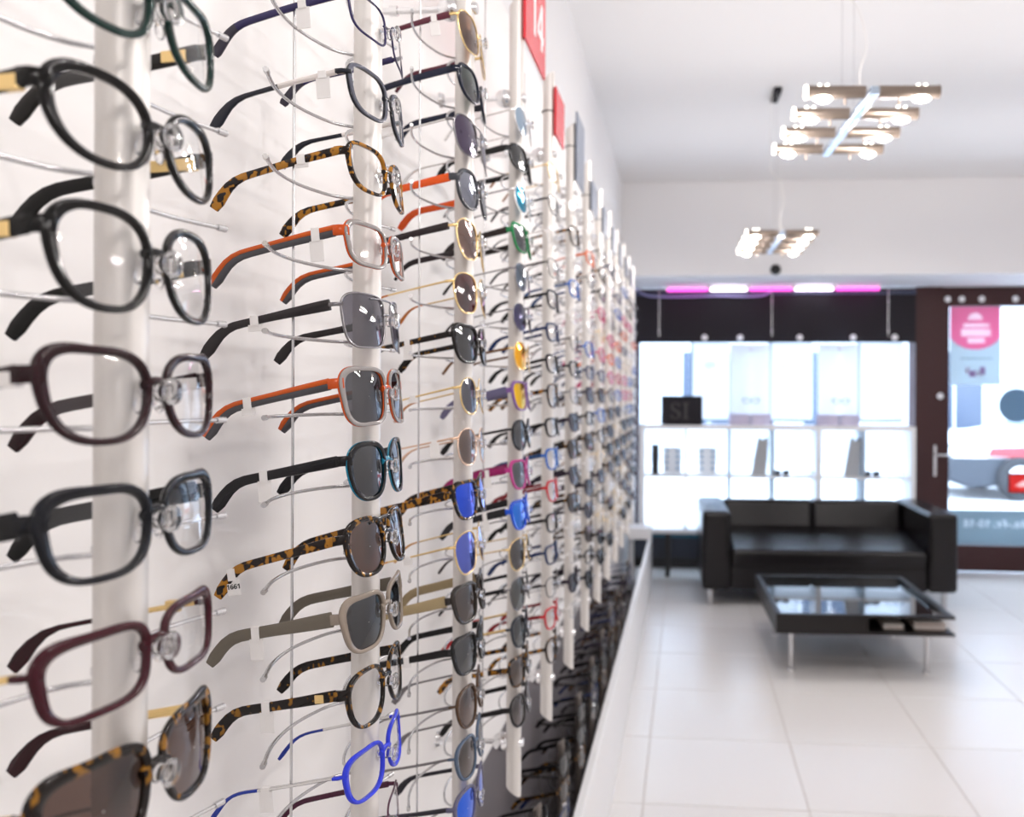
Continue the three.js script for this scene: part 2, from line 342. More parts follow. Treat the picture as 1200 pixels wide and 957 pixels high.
function place(g, n, k, label, kind, o = {}) {
  g.name = numbered(kind); scene.add(g);
  g.position.set(-0.2705 + (o.dx ?? 0), ROWY(k) - 0.0015 + (o.dy ?? 0), COLZ(n) + (o.dz ?? 0));
  g.rotation.order = 'YXZ'; g.rotation.set(-(o.pitch ?? rr(0.06, 0.12)), Math.PI / 2 - (o.yaw ?? rr(-0.04, 0.04)), o.roll ?? rr(-0.03, 0.03), 'YXZ');
  tag(g, label, kind, `eyewear on the ${POLE(n)}`);
  return g;
}
const S = 'sunglasses', E = 'eyeglasses';
// ---- pole 1 and 2: close to the lens, each pair its own
const C1 = [
  [11, E, { shape: 'cat', fr: '#0c2b26', te: '#15110f', orn: 'gold', pads: 1 }, 'dark teal green rimmed eyeglasses with black temples and gold plaques'],
  [10, E, { shape: 'oval', fr: '#0b0909', te: '#0b0909', orn: 'gold', ornL: 0.014, pads: 1, tT: 0.0042 }, 'glossy black oval eyeglasses with long gold bars on the temples'],
  [9, E, { shape: 'panto', fr: '#0a0909', te: '#0a0909', orn: 'gold', pads: 1 }, 'glossy black eyeglasses with short gold plaques on wide temples'],
  [8, E, { shape: 'cat', fr: '#240a10', te: '#240a10', orn: 'silver', ornL: 0.016, pads: 1 }, 'dark burgundy cat-eye eyeglasses with silver linked ornaments'],
  [7, E, { shape: 'soft', fr: '#0b0d14', te: '#0a0a0c', th: 0.011, pads: 1, tT: 0.0045 }, 'blue black rectangular eyeglasses with plain broad temples'],
  [6, E, { shape: 'rect', fr: '#3a0d18', te: 'gold', th: 0.003, tip: '#2e0a12', tipAt: 0.3, orn: 'gold', ornL: 0.004, pads: 1, tT: 0.004 }, 'burgundy eyeglasses with thin gold temples and round gold bosses'],
  [5, S, { shape: 'way', fr: 'darktort', te: 'gold', th: 0.005, tip: '#2e0a12', tipAt: 0.5, lens: '#5b4338', tT: 0.0045 }, 'large dark tortoiseshell sunglasses with brown lenses and gold temples'],
];
for (const [k, kind, o, d] of C1) place(glassesGroup(o, 60), 1, k, d, kind, { pitch: 0.06, yaw: 0, roll: 0 });
const C2 = [
  [13, E, { shape: 'rect', fr: '#2a2350', thin: 1, te: '#2f2a55', th: 0.005, tm: 0.005, tt: 0.008, tip: '#35323f', tipAt: 0.75, tagAt: 0.03 }, 'purple thin-rimmed eyeglasses with purple temples, on second pole before red sign'],
  [12, E, { shape: 'soft', fr: '#181a24', face: '#5a5c68', te: '#e3dcd8', th: 0.0035, tip: '#23252f', tipAt: 0.42, tt: 0.009, tagAt: 0.012, tT: 0.0022, tB: 0.0022 }, 'charcoal eyeglasses with white temples ending in dark sleeves'],
  [11, E, { shape: 'soft', fr: 'tort', te: 'tort', th: 0.0062, tagAt: 0.03, flap: 0.004, tT: 0.0022, tB: 0.0022, tt: 0.010 }, 'slim amber tortoiseshell eyeglasses with clear lenses'],
  [10, E, { shape: 'rect', fr: '#c4501c', face: '#8f8a88', te: '#cc5a20', two: '#4a494d', th: 0.009, tt: 0.010, tagAt: 0.016, tT: 0.003, tB: 0.003 }, 'orange and grey eyeglasses with clear lenses and two-tone temples'],
  [9, S, { shape: 'nav', fr: 'gun', te: '#2a2628', th: 0.0085, tm: 0.006, tt: 0.010, lens: '#6f6d78', double: 1, tagAt: 0.065, flap: 0.006, wrap: 3 }, 'square metal sunglasses with grey lenses and dark grey temples'],
  [8, S, { shape: 'nav', fr: '#c4501c', face: '#8f8a88', te: '#cc5a20', two: '#4a494d', th: 0.009, tt: 0.011, lens: '#4a4a52', tT: 0.0034, tagAt: 0.072, flap: 0.006 }, 'orange and grey sunglasses with dark square lenses'],
  [7, S, { shape: 'panto', fr: '#1c7a98', face: '#131215', endFace: 1, te: '#16151a', th: 0.0085, tt: 0.0105, lens: '#33363d', tagAt: 0.065 }, 'black sunglasses with turquoise inner edges and round dark lenses'],
  [6, S, { shape: 'panto', fr: 'darktort', te: 'tort', th: 0.0075, lens: '#6b4a3c', double: 1, tagAt: 0.098, flap: 0.014, note: '1661' }, 'tortoiseshell double-bridge sunglasses with round brown lenses'],
  [5, S, { shape: 'way', fr: '#8d8175', te: '#6b6459', th: 0.0115, tm: 0.009, tt: 0.010, lens: '#2b2d31', tagAt: 0.068 }, 'taupe sunglasses with dark lenses and broad matt temples'],
  [4, E, { shape: 'panto', fr: 'darktort', te: 'darktort', th: 0.0085, orn: 'gold', ornL: 0.004, tagAt: 0.062, tT: 0.003, tB: 0.0026, lens: 'clear' }, 'dark tortoiseshell eyeglasses with gold hinge squares'],
  [3, E, { shape: 'soft', fr: '#2b3ad0', te: 'silver', th: 0.0022, tip: '#243a9c', tipAt: 0.55, tt: 0.004, tagAt: 0.06, tT: 0.0029, tB: 0.0026 }, 'bright blue eyeglasses with thin silver temples and blue tips'],
  [2, E, { shape: 'rect', fr: '#4a2036', thin: 1, te: '#4a2036', th: 0.005 }, 'plum thin eyeglasses below the bright blue pair'],
];
for (const [k, kind, o, d] of C2) place(glassesGroup(o, 52), 2, k, d, kind, { pitch: k === 6 ? 0.15 : rr(0.07, 0.1), yaw: rr(-0.03, 0.03), roll: 0 });
// ---- poles 3 and 4
const low6 = (k) => `${ORD[16 - k]} from top, `;
const C3 = [
  [15, S, { shape: 'avi', fr: 'gold', te: '#5a2634', th: 0.0075, tm: 0.005, lens: '#6a4a34', tagAt: 0.02 }, 'gold aviator sunglasses, maroon temples'],
  [14, S, { shape: 'oval', fr: '#12182a', te: '#141a30', th: 0.008, lens: '#22302a' }, 'navy sunglasses, dark green lenses'],
  [13, S, { shape: 'avi', fr: 'gun', lens: 'm#5a5064', te: 'silver', double: 1 }, 'thin metal sunglasses, plum mirrored lenses'],
  [12, S, { shape: 'round', fr: '#3a3c42', te: '#e0571d', th: 0.0095, lens: 'm#8a8d98' }, 'sunglasses with broad orange temples'],
  [11, S, { shape: 'avi', fr: 'gold', te: '#2a2224', th: 0.0085, lens: 'm#7d675f' }, 'aviator sunglasses, brown mirrored lenses'],
  [10, S, { shape: 'avi', fr: 'gold', te: 'gold', tip: '#c07028', lens: '#5a2420' }, 'thin gold sunglasses, red brown lenses'],
  [9, S, { shape: 'way', fr: '#171313', te: 'darktort', th: 0.007, lens: '#1e2024', tagAt: 0.05 }, 'black sunglasses, tortoiseshell temples'],
  [8, S, { shape: 'round', fr: 'gold', te: 'gold', tip: '#c58a58', lens: '#4b4a5e', tagAt: 0.05, flap: 0.006 }, 'thin gold round sunglasses, slate lenses'],
  [7, S, { shape: 'round', fr: 'rose', te: 'rose', lens: '#7a6252', tagAt: 0.02 }, 'rose gold sunglasses, pale brown lenses'],
  [6, S, { shape: 'way', fr: 'darktort', te: 'tort', th: 0.010, lens: 'm#2d4fc8' }, 'tortoiseshell sunglasses, blue mirrored lenses'],
  [5, S, { shape: 'avi', fr: 'gold', te: 'gold', tip: '#cf9448', lens: 'm#5a66b8', tagAt: 0.05, flap: 0.008 }, 'gold aviator sunglasses, violet blue lenses'],
  [4, S, { shape: 'way', fr: '#2c2622', te: '#a4926f', th: 0.0125, lens: '#5f5148' }, 'dark sunglasses, broad beige temples'],
  [3, S, { shape: 'way', fr: '#161517', te: '#141315', th: 0.0085, lens: '#4b4c4c', tagAt: 0.05, flap: 0.006 }, 'black sunglasses, grey lenses'],
  [2, S, { shape: 'panto', fr: '#4a3423', te: 'gun', th: 0.0022, lens: '#6e5547' }, 'brown sunglasses, thin metal temples'],
  [1, S, { shape: 'panto', fr: '#46566c', te: 'gun', th: 0.0022, lens: '#5c4c46' }, 'blue grey round sunglasses'],
  [0, S, { shape: 'panto', fr: '#5a5870', te: '#2c2b33', th: 0.005, lens: 'm#2f62d8' }, 'grey sunglasses, bright blue lenses'],
];
const C4 = [
  [15, S, { shape: 'round', fr: 'silver', te: 'silver', lens: 'm#9fb4c8' }, 'silver sunglasses, pale blue mirrored lenses'],
  [14, S, { shape: 'wrap', fr: '#0d0c0d', te: '#100f10', th: 0.010, lens: '#1a1a1c' }, 'black wraparound sunglasses, broad temples'],
  [13, S, { shape: 'round', fr: 'silver', te: 'gun', lens: 'm#1796b8' }, 'silver sunglasses, turquoise mirrored lenses'],
  [12, S, { shape: 'way', fr: '#1f7a46', te: '#231d1b', th: 0.010, lens: 'm#5d6162' }, 'green sunglasses, dark broad temples'],
  [11, S, { shape: 'round', fr: 'gun', te: 'gun', tip: '#1a1718', lens: 'm#65707c' }, 'round gunmetal sunglasses, blue grey lenses'],
  [10, S, { shape: 'round', fr: 'gun', te: 'gun', tip: '#1a1718', lens: 'm#45405e' }, 'round gunmetal sunglasses, violet lenses'],
  [9, S, { shape: 'round', fr: 'gold', te: '#6b4a2a', th: 0.004, lens: 'm#f0a800' }, 'round gold sunglasses, orange yellow lenses'],
  [8, S, { shape: 'way', fr: '#7b5a94', te: '#64607e', th: 0.012, lens: 'm#e8b400', tagAt: 0.04 }, 'purple sunglasses, yellow mirrored lenses'],
  [7, S, { shape: 'round', fr: '#17171a', te: '#17171a', th: 0.004, lens: '#3a3d3c' }, 'round black sunglasses'],
  [6, S, { shape: 'way', fr: '#b0357f', te: '#8f1c5c', th: 0.011, lens: '#5a6a72', tagAt: 0.03 }, 'magenta sunglasses, grey lenses'],
  [5, S, { shape: 'way', fr: '#1c50c8', te: '#26262a', th: 0.012, lens: 'm#2a74d8', tagAt: 0.035 }, 'blue sunglasses, broad black temples'],
  [4, S, { shape: 'avi', fr: 'gold', te: 'gold', tip: '#2a1a14', lens: '#4a4038' }, 'gold aviator sunglasses, dark lenses'],
  [3, S, { shape: 'avi', fr: 'gun', te: '#1a1a1c', th: 0.006, lens: '#5c605c' }, 'gunmetal sunglasses, black temples'],
  [2, S, { shape: 'panto', fr: '#2c3038', te: 'gold', tip: '#a3262a', th: 0.004, lens: '#4a4e4c' }, 'dark sunglasses, gold temples, red tips'],
  [1, S, { shape: 'way', fr: 'darktort', te: 'tort', th: 0.008, lens: '#6a5648', tagAt: 0.03, flap: 0.005 }, 'tortoiseshell sunglasses, brown lenses'],
  [0, S, { shape: 'panto', fr: '#191616', te: '#171415', th: 0.008, lens: '#584a48' }, 'black sunglasses, smoky brown lenses'],
];
for (const [k, kind, o, d] of C3) place(glassesGroup({ ...o }, 40), 3, k, `${d}, ${low6(k)}${POLE(3)}`, kind);
for (const [k, kind, o, d] of C4) place(glassesGroup({ ...o }, 36), 4, k, `${d}, ${low6(k)}${POLE(4)}`, kind);
// ---- poles 5 to 13: kinds that recur
const KIND = {
  blackRect: [E, { shape: 'rect', fr: '#121113', te: '#121113', th: 0.006 }, 'black rectangular eyeglasses'],
  blackThin: [E, { shape: 'soft', fr: '#1a191c', thin: 1, te: '#1a191c', th: 0.004 }, 'thin black eyeglasses'],
  navy: [E, { shape: 'rect', fr: '#1b2b52', te: '#1c2c56', th: 0.006 }, 'navy blue eyeglasses'],
  blue: [E, { shape: 'soft', fr: '#2d62b4', te: '#20406e', th: 0.006 }, 'bright blue eyeglasses'],
  tort: [E, { shape: 'panto', fr: 'darktort', te: 'tort', th: 0.006 }, 'tortoiseshell eyeglasses'],
  gold: [E, { shape: 'soft', fr: 'gold', te: 'gold', tip: '#8a5a2a' }, 'thin gold eyeglasses'],
  silver: [E, { shape: 'rect', fr: 'silver', te: 'silver', tip: '#2a2a30' }, 'thin silver eyeglasses'],
  red: [E, { shape: 'soft', fr: '#b8262c', te: '#7a1620', th: 0.006 }, 'red eyeglasses'],
  pink: [E, { shape: 'cat', fr: '#c04a72', te: '#b04068', th: 0.005 }, 'pink eyeglasses'],
  orange: [E, { shape: 'rect', fr: '#d8601c', te: '#d8601c', th: 0.006 }, 'orange eyeglasses'],
  blackSun: [S, { shape: 'way', fr: '#121114', te: '#121114', th: 0.009, lens: '#26262b' }, 'black sunglasses'],
  plumSun: [S, { shape: 'cat', fr: '#2a2030', te: '#241c2a', th: 0.009, lens: '#34303c' }, 'dark plum sunglasses'],
  brownSun: [S, { shape: 'way', fr: 'darktort', te: 'darktort', th: 0.009, lens: '#4c3a30' }, 'brown sunglasses'],
  bluSun: [S, { shape: 'way', fr: '#1c2440', te: '#1c2440', th: 0.009, lens: '#2c3448' }, 'dark blue sunglasses'],
};
const proto = {};
for (const id of Object.keys(KIND)) proto[id] = glassesGroup(KIND[id][1], 26);
const C5 = { 15: 'gold', 14: 'blackThin', 13: 'silver', 12: 'blackThin', 11: 'blackRect', 10: 'navy', 9: 'blackRect', 8: 'tort', 7: 'blackRect', 6: 'blue', 5: 'red', 4: 'blackRect', 3: 'navy', 2: 'blackThin', 1: 'red', 0: 'tort' };
function pick(n, k) {
  const up = ['silver', 'gold', 'blackThin', 'blackRect', 'silver', 'blue', 'tort', 'silver', 'pink', 'gold', 'navy', 'orange'];
  const mid = ['blackRect', 'silver', 'navy', 'red', 'tort', 'blackThin', 'pink', 'blue', 'brownSun', 'silver', 'plumSun'];
  const lowr = ['blackSun', 'plumSun', 'brownSun', 'bluSun', 'blackRect', 'blackSun', 'silver', 'gold', 'plumSun'];
  const l = k > 9 ? up : k > 6 - (n > 8 ? 0 : 0) ? mid : (n > 5 ? lowr : mid);
  return l[Math.floor(rnd() * l.length)];
}
for (let n = 5; n <= NCOL; n++) for (let k = 0; k < NROW; k++) {
  const id = n === 5 ? C5[k] : pick(n, k), [kind, , d] = KIND[id];
  place(proto[id].clone(), n, k, `${d}, ${low6(k)}${POLE(n)}`, kind);
}

// ---- dark pairs on the lower poles, those that stand clear of the kerb board
for (let n = 4; n <= NCOL; n++) for (let k = 0; k < 3; k++) {
  const id = ['blackSun', 'blackRect', 'plumSun', 'blackSun', 'navy', 'brownSun'][Math.floor(rnd() * 6)], [kind, , d] = KIND[id];
  const g = place(proto[id].clone(), n, 0, `${d}, ${ORD[k + 1]} from top, short dark pole under ${POLE(n)}`, kind);
  g.position.set(-0.2895, 0.558 - k * 0.0625, COLZ(n)); g.userData.group = 'dark eyewear on the lower poles';
}

// ---------------------------------------------------------------- signs on the pole tops
function poleSign(n, name, label, mat, len, y0, y1, text) {
  const t = thing(name, label, 'sign', [PX + 0.0155, 0, COLZ(n)], 'signs on the pole tops');
  mesh('board', rbox(-0.0025, 0.0025, y0, y1, -len, 0.012, 0.0012, 2), mat, t);
  mesh('clip', [new THREE.TorusGeometry(0.0135, 0.0012, 6, 18).rotateX(Math.PI / 2).translate(-0.0165, (y0 + y1) / 2, 0)], M.matBlack, t);
  if (text) {
    const g = new TextGeometry(text, { font, size: (y1 - y0) * 0.55, depth: 0.0006, curveSegments: 5 }); g.computeBoundingBox();
    const w = g.boundingBox.max.x - g.boundingBox.min.x;
    g.rotateY(Math.PI / 2).translate(0.0026, y0 + (y1 - y0) * 0.24, -len / 2 + w / 2);
    mesh('lettering', g, M.white, t);
  }
}
poleSign(4, 'red_sign', 'red plastic sign with white number 14 on a pole top', M.red, 0.18, 2.06, 2.215, '14');
poleSign(5, 'red_sign', 'plain red sign on the pole just past red 14 sign', M.red, 0.10, 2.0, 2.10, null);
const greySign = std(lin(0.2, 0.23, 0.3), 0.3);
for (let n = 6; n <= 12; n++) poleSign(n, 'grey_sign', `small slate grey sign on top of the ${POLE(n)}`, greySign, 0.13, 1.99, n === 6 ? 2.16 : 2.075, null);

// ---------------------------------------------------------------- pendant lamps
const lampGlow = new THREE.MeshStandardMaterial({ color: 0xffffff, emissive: new THREE.Color().setRGB(1, 0.93, 0.8), emissiveIntensity: 9, roughness: 0.4 });
const tubeBrown = std(lin(0.26, 0.21, 0.175), 0.3, 0.8);
const spineMat = std(lin(0.55, 0.66, 0.8), 0.2, 0.9);
function pendant(x, z, label, rot) {
  const H = 2.28, t = thing('pendant_lamp', label, 'pendant lamp', [x, H, z], 'pendant lamps along the aisle');
  t.rotation.y = rot;
  mesh('canopy', rbox(-0.02, 0.02, CEIL - H - 0.025, CEIL - H, -0.09, 0.09, 0.004, 2), M.matBlack, t);
  mesh('suspension_wire', [cyl(V(0, 0, -0.07), V(0, CEIL - H - 0.02, -0.07), 0.0009, 0.0009, 6), cyl(V(0, 0, 0.07), V(0, CEIL - H - 0.02, 0.07), 0.0009, 0.0009, 6)], M.steel, t);
  mesh('power_cable', tube([V(0.02, 0.01, 0.1), V(0.012, 0.12, 0.09), V(0.035, 0.2, 0.08), V(0.0, 0.33, 0.075), V(-0.03, 0.36, 0.07), V(-0.028, CEIL - H - 0.02, 0.06)], 0.0018, 30, 6), M.paper, t);
  mesh('spine', rbox(-0.012, 0.012, -0.016, 0.006, -0.29, 0.29, 0.003, 2), spineMat, t);
  for (let i = 0; i < 4; i++) {
    const zz = 0.26 - i * 0.173;
    const b = mesh('crossbar', [-1, 1].flatMap((s) => [cyl(V(s * 0.018, 0, zz), V(s * 0.175, 0, zz), 0.017, 0.017, 16), cyl(V(s * 0.072, -0.012, zz), V(s * 0.072, -0.035, zz), 0.003, 0.003, 8)]), tubeBrown, t);
    for (const s of [-1, 1]) {
      mesh('bulb', new THREE.SphereGeometry(1, 14, 10).scale(0.026, 0.011, 0.014).translate(s * 0.132, -0.0165, zz), lampGlow, b);
      mesh('end_cap', cyl(V(s * 0.175, 0, zz), V(s * 0.18, 0, zz), 0.018, 0.018, 16), s < 0 ? lampGlow : tubeBrown, b);
      for (const e of [-0.008, 0.012]) mesh('glow_hole', ball(V(s * 0.132 + e, 0.0175, zz), 0.0045, 8, 6), lampGlow, b);
      const L = new THREE.PointLight(LAMP_COLOR, LAMP_POWER, 0, 2);
      L.position.set(s * 0.132, -0.033, zz); L.castShadow = true; L.shadow.radius = 0.8; t.add(L);
    }
  }
}
pendant(0.478, -2.55, 'pendant lamp of four brown tube bars on blue spine, hung before the coffee table', 0.06);
pendant(0.468, -4.5, 'pendant lamp of brown tube bars hanging in front of the bulkhead', 0.02);
pendant(0.48, -0.55, 'pendant lamp of brown tube bars opposite the first eyewear poles', 0);  // this and next: out of view, read off lens reflections, also even the light
pendant(0.48, 1.4, 'pendant lamp of brown tube bars near the back wall', 0);
pendant(2.2, -4.5, 'added fill lamp of brown tube bars over the door side of the room', 0);  // second row, out of view, added to fill and even the room light
pendant(2.2, -2.55, 'added fill lamp of brown tube bars hanging beside the bare side wall', 0);
pendant(2.2, -0.55, 'added fill lamp of brown tube bars hanging by the side wall, opposite the first eyewear poles', 0);

{ // round dark speaker on the bulkhead
  const t = thing('wall_speaker', 'small round black speaker on the white bulkhead', 'speaker', [0.662, 2.412, ZS]);
  mesh('body', lathe([[0, 0.045], [0.02, 0.042], [0.034, 0.03], [0.04, 0.012], [0.04, 0]], 24).rotateX(Math.PI / 2), M.black, t);
  mesh('grille', lathe([[0, 0.047], [0.012, 0.0455], [0.014, 0.044], [0, 0.043]], 16).rotateX(Math.PI / 2), M.matBlack, t);
}

// ---------------------------------------------------------------- shop window
{
  const t = thing('fascia_board', 'long black fascia board hanging over the shop window', 'fascia board', [0, 0, -7.0]);
  mesh('board', rbox(-0.44, 1.87, 1.905, 2.30, -0.02, 0.0, 0.004, 2), M.matBlack, t);
  mesh('cover_strip', rbox(-0.44, 1.87, 2.30, 2.33, -0.03, 0.01, 0.004, 2), std(lin(0.03, 0.04, 0.09), 0.4), t);
  for (const px of [-0.235, 0.70, 1.645]) mesh('hanger', [cyl(V(px, 1.955, 0.012), V(px, BH, 0.012), 0.004, 0.004, 8), ball(V(px, 2.24, 0.012), 0.012, 10, 8), ball(V(px, 2.0, 0.012), 0.012, 10, 8), ball(V(px, BH - 0.02, 0.012), 0.013, 10, 8)], M.steel, t);
  for (const px of [0.145, 0.44, 0.93, 1.365, 1.70]) mesh('glint_disc', lathe([[0, 0.014], [0.02, 0.011], [0.026, 0.004], [0.026, 0]], 16).rotateX(Math.PI / 2).translate(px, 1.945, 0.001), M.white, t);  // white discs modelled for blurred bright dots of lamplight on the fascia
  mesh('cable', tube([V(-0.44, 2.36, 0.02), V(-0.35, 2.30, 0.025), V(-0.2, 2.285, 0.025), V(0.2, 2.29, 0.025), V(0.65, 2.30, 0.025), V(0.70, 2.35, 0.02)], 0.007, 30, 8), std(lin(0.35, 0.33, 0.6), 0.4), t);
}
const led = [[-0.17, 0.17, 1, 'at the end by the eyewear wall'], [0.19, 0.49, 0, 'just before the middle fascia hanger'], [0.51, 0.86, 1, 'over the middle fascia hanger'], [0.88, 1.19, 0, 'just past the middle fascia hanger'], [1.21, 1.56, 1, 'at the end by the door']];
for (const [x0, x1, pink, where] of led) {
  const t = thing('led_strip', `${pink ? 'magenta' : 'pinkish white'} light strip above the black fascia, ${where}`, 'light strip', [(x0 + x1) / 2, BH - 0.03, -6.93], pink ? 'magenta light strips' : 'white light strips');
  const c = pink ? lin(0.95, 0.08, 0.62) : lin(1, 0.82, 1), w = (x1 - x0) / 2;
  for (const s of [-1, 1]) mesh('bracket', box(s * w - 0.008, s * w + 0.008, 0.0, 0.03, -0.018, 0.018), M.white, t);
  mesh('diffuser', rbox(-w, w, -0.014, 0.01, -0.014, 0.014, 0.006, 2), new THREE.MeshStandardMaterial({ color: 0x222222, emissive: c, emissiveIntensity: pink ? 2.4 : 5 }), t);
  const L = new THREE.RectAreaLight(c, 2, x1 - x0, 0.03); L.position.set(0, -0.016, 0); L.rotation.x = -Math.PI / 2; t.add(L);
}
{ // white shelf unit in the window
  const Z = -6.7, t = thing('shelf_unit', 'open white shelf unit on black legs in front of the shop window', 'shelf unit', [0, 0, Z]);
  const x0 = -0.378, x1 = 1.795, y0 = 0.347, y1 = 1.222, d = -0.34;
  mesh('side_panel', rbox(x0, x0 + 0.035, y0, y1, d, 0, 0.003, 2), M.white, t);
  mesh('side_panel', rbox(x1 - 0.035, x1, y0, y1, d, 0, 0.003, 2), M.white, t);
  mesh('top_board', rbox(x0, x1, y1 - 0.035, y1, d, 0.001, 0.003, 2), M.white, t);
  mesh('bottom_board', rbox(x0, x1, y0, y0 + 0.035, d, 0.001, 0.003, 2), M.white, t);
  mesh('middle_board', rbox(x0 + 0.035, x1 - 0.035, 0.802, 0.82, d, -0.002, 0.002, 2), M.white, t);
  mesh('divider', rbox(1.03, 1.065, y0, y1, d, 0.0005, 0.003, 2), M.white, t);
  const cable = std(lin(0.1, 0.2, 0.3), 0.4);
  for (const x of [-0.008, 0.345, 0.69, 1.4]) mesh('divider', rbox(x - 0.009, x + 0.009, y0 + 0.035, y1 - 0.035, d, -0.01, 0.002, 2), x === -0.008 ? M.white : M.frostedGrey, t);
  for (const x of [-0.15, 1.6]) for (const z of [-0.03, -0.31]) mesh('leg', rbox(x - 0.018, x + 0.018, 0, y0, z - 0.018, z + 0.018, 0.002, 2), M.black, t);
  mesh('under_tray', box(x0 + 0.05, x1 - 0.05, 0.31, 0.347, d + 0.03, -0.05), std(lin(0.03, 0.16, 0.24), 0.5), t);
}
// hanging white display boards
const boardX = [[0.045, 0.355], [0.70, 1.045], [1.43, 1.78]];
boardX.forEach(([a, b], i) => {
  const t = thing('hanging_board', ['white backlit board with small printed glasses beside the black sign box', 'plain white backlit board between two curved stands', 'plain white backlit board beside the brown door post'][i], 'display board', [0, 0, -7.06]);
  mesh('board', box(a, b, 1.26, 1.905, -0.004, 0), M.frosted, t);
  mesh('edge_rail', [box(a - 0.012, a, 1.24, 1.905, -0.012, 0.008), box(a, b, 1.245, 1.26, -0.012, 0.008)], std(lin(0.2, 0.33, 0.45), 0.4), t);
  if (i === 0) mesh('print', [new THREE.TorusGeometry(0.018, 0.004, 6, 20).translate(0.17, 1.72, 0.003), new THREE.TorusGeometry(0.018, 0.004, 6, 20).translate(0.215, 1.72, 0.003), box(0.08, 0.1, 1.695, 1.703, 0, 0.003), box(0.16, 0.2, 1.68, 1.685, 0, 0.003)], std(lin(0.3, 0.36, 0.42), 0.5), t);
  else mesh('print', [box(a + 0.08, a + 0.13, 1.70, 1.706, 0, 0.003)], std(lin(0.4, 0.42, 0.45), 0.5), t);
});
for (const [x, d] of [[0.52, 'beside the first white board'], [1.235, 'between the plain white boards']]) {
  const t = thing('curved_stand', `tall curved white eyewear stand ${d}`, 'display stand', [x, 1.222, -6.86]);
  const arc = (r, y0, y1) => new THREE.CylinderGeometry(r, r, y1 - y0, 24, 1, true, -0.95, 1.9).translate(0, (y0 + y1) / 2, -r);
  mesh('sheet', [arc(0.2, 0.0, 0.66), arc(0.197, 0.0, 0.66)], M.frosted, t);
  mesh('foot', [arc(0.215, 0, 0.085), arc(0.2, 0, 0.085), new THREE.CylinderGeometry(0.215, 0.215, 0.01, 24, 1, false, -0.95, 1.9).translate(0, 0.08, -0.215)], std(lin(0.6, 0.55, 0.68), 0.4), t);
  mesh('spot', lathe([[0, 0.02], [0.014, 0.018], [0.018, 0], [0, 0]], 14).rotateX(Math.PI / 2).translate(0, 0.62, 0.002), M.white, t);
  mesh('peg', cyl(V(0, 0.2, 0), V(0, 0.2, 0.045), 0.004, 0.004, 8), M.acrylic, t);
  const g = proto.blue.clone(); g.name = numbered(E); scene.add(g); g.position.set(x, 1.222 + 0.197, -6.86 + 0.05); g.rotation.x = -0.05;
  tag(g, `blue eyeglasses pegged on the curved stand ${d}`, E, 'eyeglasses on the curved stands');
}
{ // black sign box
  const t = thing('sign_box', 'black box with dark letters S and I standing on the shelf unit', 'sign', [-0.04, 1.2225, -6.76]);
  mesh('body', rbox(-0.165, 0.165, 0, 0.235, -0.04, 0.04, 0.004, 2), M.matBlack, t);
  const g = new TextGeometry('SI', { font: await new FontLoader().loadAsync('fonts/droid/droid_serif_regular.typeface.json'), size: 0.13, depth: 0.002, curveSegments: 6 }); g.translate(-0.10, 0.05, 0.04);
  mesh('lettering', g, std(lin(0.04, 0.036, 0.036), 0.5), t);
}
{ // things on the shelves
  const t = thing('black_block', 'slim upright black block on the upper shelf of the unit', 'display block', [-0.255, 0.82, -6.78]);
  mesh('body', rbox(-0.028, 0.028, 0, 0.24, -0.03, 0.03, 0.003, 2), M.black, t);
  for (const [x, dx] of [[0.575, 'before the divider'], [1.31, 'past the divider']]) {
    const p = thing('slanted_stand', `leaning grey display stand in the white shelf, ${dx}`, 'display stand', [x, 0.82, -6.8]);
    const sh = new THREE.Shape(); sh.moveTo(-0.05, 0); sh.lineTo(0.06, 0); sh.lineTo(0.075, 0.28); sh.lineTo(0.0, 0.28); sh.closePath();
    mesh('body', new THREE.ExtrudeGeometry(sh, { depth: 0.06, bevelEnabled: true, bevelSize: 0.004, bevelThickness: 0.004, bevelSegments: 2 }).translate(0, 0.004, -0.03), std(lin(0.42, 0.44, 0.47), 0.5), p);
    mesh('cap', [ball(V(0.012, 0.295, 0), 0.013), ball(V(0.062, 0.295, 0), 0.013)], M.black, p);
  }
  // small dark frames set on the shelf board
  [[0.76, 'before'], [0.95, 'before'], [1.47, 'past'], [1.66, 'past']].forEach(([x, s], i) => {
    const g = proto[i % 2 ? 'blue' : 'blackSun'].clone(); g.name = numbered(i % 2 ? E : S); scene.add(g); g.position.set(x, 0.8405, -6.76); g.rotation.set(0, 0.1, 0);
    tag(g, `${i % 2 ? 'blue eyeglasses' : 'black sunglasses'} lying on the white middle shelf ${s} the divider`, i % 2 ? E : S);
  });
  // two white racks of pairs seen in the first shelf cells
  [-0.12, 0.17].forEach((x, i) => {
    const r = thing('rack_card', `white card rack with blue spots in the ${i ? 'second' : 'first'} cell of the shelf unit`, 'card rack', [x, 0.82, -6.95]);
    mesh('card', rbox(-0.075, 0.075, 0, 0.21, -0.006, 0.006, 0.003, 2), M.white, r);
    for (let a = 0; a < 4; a++) for (const b of [-1, 1]) mesh('pocket', ball(V(b * 0.045, 0.035 + a * 0.048, 0.004), 0.014, 10, 6), std(lin(0.2, 0.35, 0.5), 0.4), r);
  });
}

